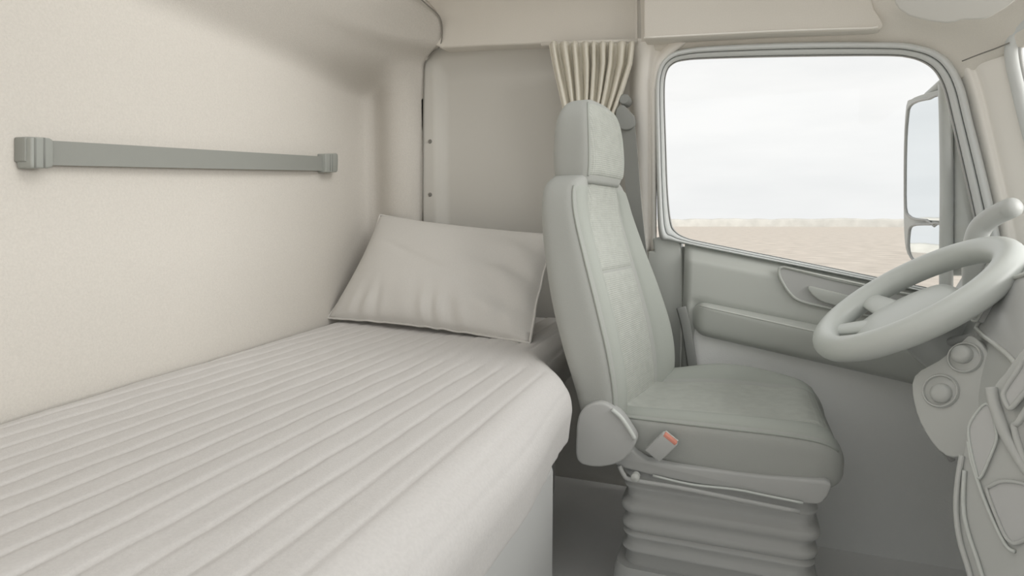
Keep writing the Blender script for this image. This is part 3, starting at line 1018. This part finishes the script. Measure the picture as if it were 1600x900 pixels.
rows = [rrect(bx0, by0, h, h + 0.03, 0.045, z) for z, h in ((0.15, 0.235), (0.135, 0.24), (0.06, 0.245), (0.0, 0.25))]
loft('seat_pedestal', rows, M_DARK, seat, cu=True, caps=True, auto=50)

# buckle with red button
ub = (PY(1062, 693, YC - 0.285) - PY(1036, 672, YC - 0.285)).normalized()
wb = Vector((0, -1, 0))
vb = ub.cross(wb).normalized()
Rb = Matrix((ub, wb, vb)).transposed()
bc = PY(1048, 684, YC - 0.285)
bdir = (PY(1012, 716, YC - 0.285) - PY(1046, 684, YC - 0.285)).normalized()
bk_ = prism('belt_buckle', [bc + ub * sx * 0.021 + wb * sy * 0.011 for sx, sy in ((-1, -1), (1, -1), (1, 1), (-1, 1))], bdir * 0.062, M_DARK, seat, 0.003)
prism('release_button', [bc - bdir * 0.003 + ub * sx * 0.017 + wb * (0.003 + sy * 0.0085) for sx, sy in ((-1, -1), (1, -1), (1, 1), (-1, 1))], bdir * 0.008, M_RED, bk_, 0.0015)
prism('buckle_tongue', [bc - bdir * 0.004 + ub * sx * 0.018 - wb * (0.008 + sy * 0.002) for sx, sy in ((-1, -1), (1, -1), (1, 1), (-1, 1))], bdir * 0.01, M_CHR, bk_, 0.001)

# ================================================================== steering wheel and column
YW = 1.65
wc = PY(1422, 468, YW)
ta = math.radians(35)
wu = Vector((math.cos(ta), 0, math.sin(ta)))      # towards the top of the wheel
wv = Vector((0, 1, 0))
wnrm = wu.cross(wv)
if wnrm.z < 0:
    wnrm = -wnrm
wv = (wv * math.cos(0.075) + wnrm * math.sin(0.075)).normalized()      # wheel leans a touch to the cab
wnrm = wu.cross(wv).normalized() if wu.cross(wv).z > 0 else wv.cross(wu).normalized()
RW = 0.205
sw = thing('steering_wheel', 'thick-rimmed grey steering wheel in front of the driver seat', 'steering wheel')
tube('rim', [wc + wu * RW * math.cos(t) + wv * RW * math.sin(t) for t in (2 * PI * k / 96 for k in range(96))], 0.0305, M_RIM, sw, 20, True)
hub_c = wc - wnrm * 0.030 - wu * 0.012
hubpts = catmull([hub_c + wu * a * 1.25 + wv * b * 1.2 for a, b in ((0.085, 0.0), (0.075, 0.06), (0.03, 0.092), (-0.04, 0.10), (-0.09, 0.075), (-0.108, 0.0), (-0.09, -0.075), (-0.04, -0.10), (0.03, -0.092), (0.075, -0.06))], 4, True)
hubc = sum(hubpts, Vector()) / len(hubpts)
rows = []
for sc, h in ((0.60, -0.030), (0.90, -0.022), (1.0, -0.012), (0.99, 0.0), (0.94, 0.010), (0.80, 0.016), (0.5, 0.022), (0.15, 0.024)):
    rows.append([hubc + (p - hubc) * sc + wnrm * h for p in hubpts])
loft('hub', rows, M_RIM, sw, cu=True, caps=True)
for a_, b_ in ((-0.30, 0.95), (-0.30, -0.95), (-0.90, 0.43), (-0.90, -0.43)):
    d_ = (wu * a_ + wv * b_).normalized()
    s_dir = wnrm.cross(d_)
    q0, q1 = hub_c + d_ * 0.07, wc + d_ * (RW - 0.004)
    rows = []
    for t in range(9):
        tt = t / 8
        c_ = q0.lerp(q1, sm(0, 1, tt) * 0.3 + tt * 0.7)
        w_ = 0.036 - 0.012 * tt
        rows.append([c_ + s_dir * (w_ * math.cos(k)) + wnrm * (0.011 * math.sin(k)) for k in (2 * PI * j / 16 for j in range(16))])
    loft('spoke', rows, M_RIM, sw, cu=True, caps=True)

# ------------------------------------------------------------------ dashboard: section swept across the cab
db = thing('dashboard', 'grey moulded dashboard with instrument screen and round knobs behind the steering wheel', 'dashboard')
# face points come from the panel corners seen in the photo
FA = PY(1527, 516, 1.52)            # lower far corner of the screen
FB = PY(1586, 424, 1.52)            # upper far corner
fdir = (FB - FA).normalized()
fn = Vector((-fdir.z, 0, fdir.x))     # facing rear and up
def dash_prof(y):
    far = sm(1.5, 2.05, y)
    sh = 0.10 * far
    return [(FB.x + 0.52, FB.z + 0.02), (FB.x + 0.30, FB.z + 0.035), (FB.x + 0.10 + sh, FB.z + 0.035), (FB.x + 0.035 + sh, FB.z + 0.030), (FB.x + 0.012 + sh, FB.z + 0.018), (FB.x + sh, FB.z),
            (FA.x + (FB.x - FA.x) * 0.5 + sh, (FA.z + FB.z) / 2), (FA.x + sh, FA.z), (FA.x - 0.012 + sh, FA.z - 0.02), (FA.x - 0.02 + sh, FA.z - 0.05), (FA.x - 0.03 + sh, FA.z - 0.10), (FA.x - 0.035 + sh, FA.z - 0.15),
            (FA.x + 0.0 + sh, FA.z - 0.20), (FA.x + 0.10 + sh, FA.z - 0.26), (FA.x + 0.25 + sh, FA.z - 0.36), (FA.x + 0.36, FA.z - 0.50), (FA.x + 0.40, 0.0)]
rows = []
for y in (-0.68, -0.2, 0.3, 0.8, 1.1, 1.2, 1.3, 1.4, 1.5, 1.56, 1.62, 1.7, 1.8, 1.9, 2.0, 2.09):
    rows.append([Vector((x, y, z)) for x, z in dash_prof(y)])
dbody = loft('dash_body', rows, M_DASH, db)
s_ = dbody.modifiers.new('sub', 'SUBSURF')
s_.levels = s_.render_levels = 2
# instrument screen in a bezel
def DP(px, py, off=0.0):
    return PL(px, py, FA + fn * off, fn)
scr = [(1527, 514), (1540, 492), (1556, 466), (1568, 448), (1580, 438), (1600, 430), (1640, 424), (1690, 480), (1650, 560), (1604, 588), (1590, 572), (1577, 556), (1550, 534)]
scr_p = [DP(a, b, 0.010) for a, b in scr]
ic = prism('instrument_screen', scr_p, -fn * 0.02, M_SCR, db, 0.002)
tube('bezel', catmull([p + fn * 0.002 for p in scr_p], 2, True), 0.0045, M_CHR, ic, 8, True)
# switch pod beside the screen
pod = [DP(a, b, 0.02) for a, b in ((1510, 492), (1518, 478), (1534, 462), (1548, 442), (1564, 428), (1578, 426), (1572, 438), (1556, 456), (1540, 480), (1528, 502), (1518, 500))]
pd = prism('switch_pod', pod, -fn * 0.03, M_DARK, db, 0.003)
tube('pod_trim', catmull([p + fn * 0.002 for p in pod], 2, True), 0.0025, M_CHR, pd, 6, True)
for a, b, c_, d_ in ((1520, 486, 1528, 494), (1534, 466, 1543, 472), (1548, 448, 1556, 455)):
    q = [DP(a, b, 0.024), DP(c_, d_, 0.024)]
    tube('switch', q, 0.005, M_RIM, pd, 8)
# knobs on a small panel turned towards the cab
kn = Vector((-0.66, -0.66, 0.34)).normalized()
kco = PY(1490, 590, 1.43)
def KP(px, py, off=0.0):
    return PL(px, py, kco + kn * off, kn)
kp = catmull([KP(*q) for q in ((1428, 588), (1468, 562), (1500, 536), (1517, 524), (1542, 548), (1556, 590), (1546, 650), (1516, 705), (1478, 712), (1446, 676), (1428, 630))], 3, True)
kpan = prism('knob_panel', kp, -kn * 0.12, M_DASH, db, 0.012)
for (px, py, r, dx, dz) in ((1508, 559, 0.030, -0.004, 0.005), (1470, 611, 0.033, 0.004, -0.005)):
    c_ = KP(px, py)
    disc('knob_ring', c_, kn, [(r * 1.06, -0.01), (r * 1.06, 0.003), (r * 1.0, 0.006), (r * 0.93, 0.0055), (r * 0.9, 0.001), (r * 0.88, 0.0015)], M_DASH, kpan, 40)
    side_ = kn.cross(Vector((0, 0, 1))).normalized()
    disc('knob', c_ - side_ * dx + Vector((0, 0, dz)), kn, [(r * 0.62, -0.004), (r * 0.61, 0.008), (r * 0.54, 0.013), (r * 0.36, 0.016), (r * 0.1, 0.017)], M_DASH, kpan, 32)
# steering column shroud
cs = [wc - wnrm * 0.05, wc - wnrm * 0.10, wc - wnrm * 0.18 + Vector((0.05, 0, 0)), wc - wnrm * 0.24 + Vector((0.12, 0, 0.0))]
colm = tube('column_shroud', catmull(cs, 5), 0.07, M_DASH, db, 24, rs=[0.062 + 0.012 * sm(0, 10, i) for i in range(16)])
tube('indicator_stalk', catmull([wc - wnrm * 0.11 + Vector((0, -0.05, 0)), wc - wnrm * 0.10 + Vector((0.03, -0.10, 0.01)), wc - wnrm * 0.085 + Vector((0.05, -0.15, 0.015))], 4), 0.010, M_DARK, db, 10)

# ------------------------------------------------------------------ grab handle by the pillar
gh = thing('grab_handle', 'curved grey grab handle rising beside the windscreen pillar', 'handle')
gp = catmull([PY(*q) for q in ((1524, 470, 1.98), (1522, 420, 1.97), (1524, 380, 1.96), (1532, 356, 1.95), (1548, 341, 1.93), (1566, 331, 1.91), (1582, 324, 1.89))], 6)
n_ = len(gp)
tube('grip', gp, 0.024, M_DASH, gh, 16, rs=[0.026 + 0.003 * (1 - i / n_) for i in range(n_)], flat=0.8)
gd_ = (gp[-1] - gp[-2]).normalized()
disc('end_cap', gp[-1] - gd_ * 0.004, gd_, [(0.0255, -0.01), (0.0262, 0.003), (0.024, 0.011), (0.019, 0.017), (0.012, 0.021), (0.004, 0.0225)], M_DASH, gh, 20)

# ------------------------------------------------------------------ centre console
cc = thing('centre_console', 'grey centre console with framed panels rising beside the driver footwell', 'console')
cco = PY(1540, 700, 1.20)
cno = Vector((-0.80, -0.55, 0.22)).normalized()
def CP(px, py, off=0.0):
    return PL(px, py, cco + cno * off, cno)
outl = [(1612, 530), (1590, 552), (1568, 582), (1552, 600), (1549, 616), (1540, 628), (1522, 646), (1510, 664), (1506, 690), (1499, 730), (1493, 775), (1494, 820), (1502, 860), (1516, 905), (1540, 980), (1640, 1300), (1800, 1300), (1720, 530)]
prism('console_body', [CP(a, b) for a, b in catmull([Vector((a, b, 0)) for a, b in outl[:15]], 2)[:] and [(v.x, v.y) for v in catmull([Vector((a, b, 0)) for a, b in outl[:15]], 2)] + outl[15:]], -cno * 0.22, M_DASH, cc, 0.006)
def panel(name, pts, off, depth, m, trim_r=0.004, tm=None, close=True):
    pp = catmull([CP(a, b, off) for a, b in pts], 3, True)
    o = prism(name, pp, -cno * depth, m, cc, 0.0)
    tube('panel_trim', [p + cno * 0.001 for p in pp], trim_r, tm or M_DASH, o, 8, True)
    return o
panel('upper_screen', [(1604, 560), (1590, 580), (1572, 606), (1568, 618), (1574, 634), (1580, 638), (1590, 628), (1620, 590), (1640, 560)], 0.008, 0.012, M_SCR, 0.004, M_DASH)
panel('upper_frame_panel', [(1585, 668), (1592, 660), (1620, 620), (1660, 600), (1660, 720), (1620, 740), (1600, 715)], 0.006, 0.01, M_DARK, 0.005, M_DASH)
panel('side_pocket', [(1536, 634), (1545, 632), (1551, 645), (1556, 668), (1558, 686), (1545, 720), (1531, 748), (1524, 730), (1516, 695), (1514, 668), (1524, 648)], 0.003, 0.006, M_SCR, 0.0022, M_RIM)
panel('lower_panel', [(1543, 768), (1548, 760), (1570, 752), (1610, 760), (1640, 790), (1620, 830), (1592, 848), (1578, 846), (1565, 825)], 0.003, 0.006, M_SCR, 0.003, M_DASH)
swp = catmull([CP(a, b, 0.004) for a, b in ((1549, 606), (1552, 625), (1560, 650), (1572, 680), (1588, 708), (1606, 735), (1630, 760))], 5)
tube('sweep_frame', swp, 0.009, M_DASH, cc, 12)
tube('edge_line', catmull([CP(a, b, 0.003) for a, b in ((1513, 690), (1518, 720), (1532, 765), (1548, 805), (1562, 835), (1574, 855), (1586, 862))], 5), 0.0032, M_RIM, cc, 8)
tube('edge_line', catmull([CP(a, b, 0.003) for a, b in ((1507, 735), (1505, 775), (1507, 808), (1515, 840), (1526, 872), (1538, 910))], 5), 0.0034, M_RIM, cc, 8)
tube('edge_line', catmull([CP(a, b, 0.003) for a, b in ((1503, 712), (1496, 755), (1494, 800), (1500, 845), (1512, 885), (1520, 915))], 5), 0.0045, M_DASH, cc, 8)

# ------------------------------------------------------------------ pedal in the footwell
pe = thing('foot_pedal', 'small grey foot pedal in the dark footwell left of the centre console', 'pedal')
p = PY(1466, 690, 1.72)
R_ = Matrix.Rotation(math.radians(-35), 3, 'Y')
pad = box('pedal_pad', p, (0.014, 0.06, 0.09), M_DARK, pe, 0.004, R_)
for k in range(4):
    box('grip_rib', p + R_ @ Vector((-0.008, 0, -0.03 + 0.02 * k)), (0.004, 0.05, 0.006), M_RIM, pad, 0.001, R_)
tube('pedal_arm', catmull([p + Vector((0.01, 0, 0.0)), p + Vector((0.06, 0, 0.06)), p + Vector((0.10, 0, 0.16)), p + Vector((0.12, 0, 0.26))], 4), 0.010, M_DARK, pe, 8)
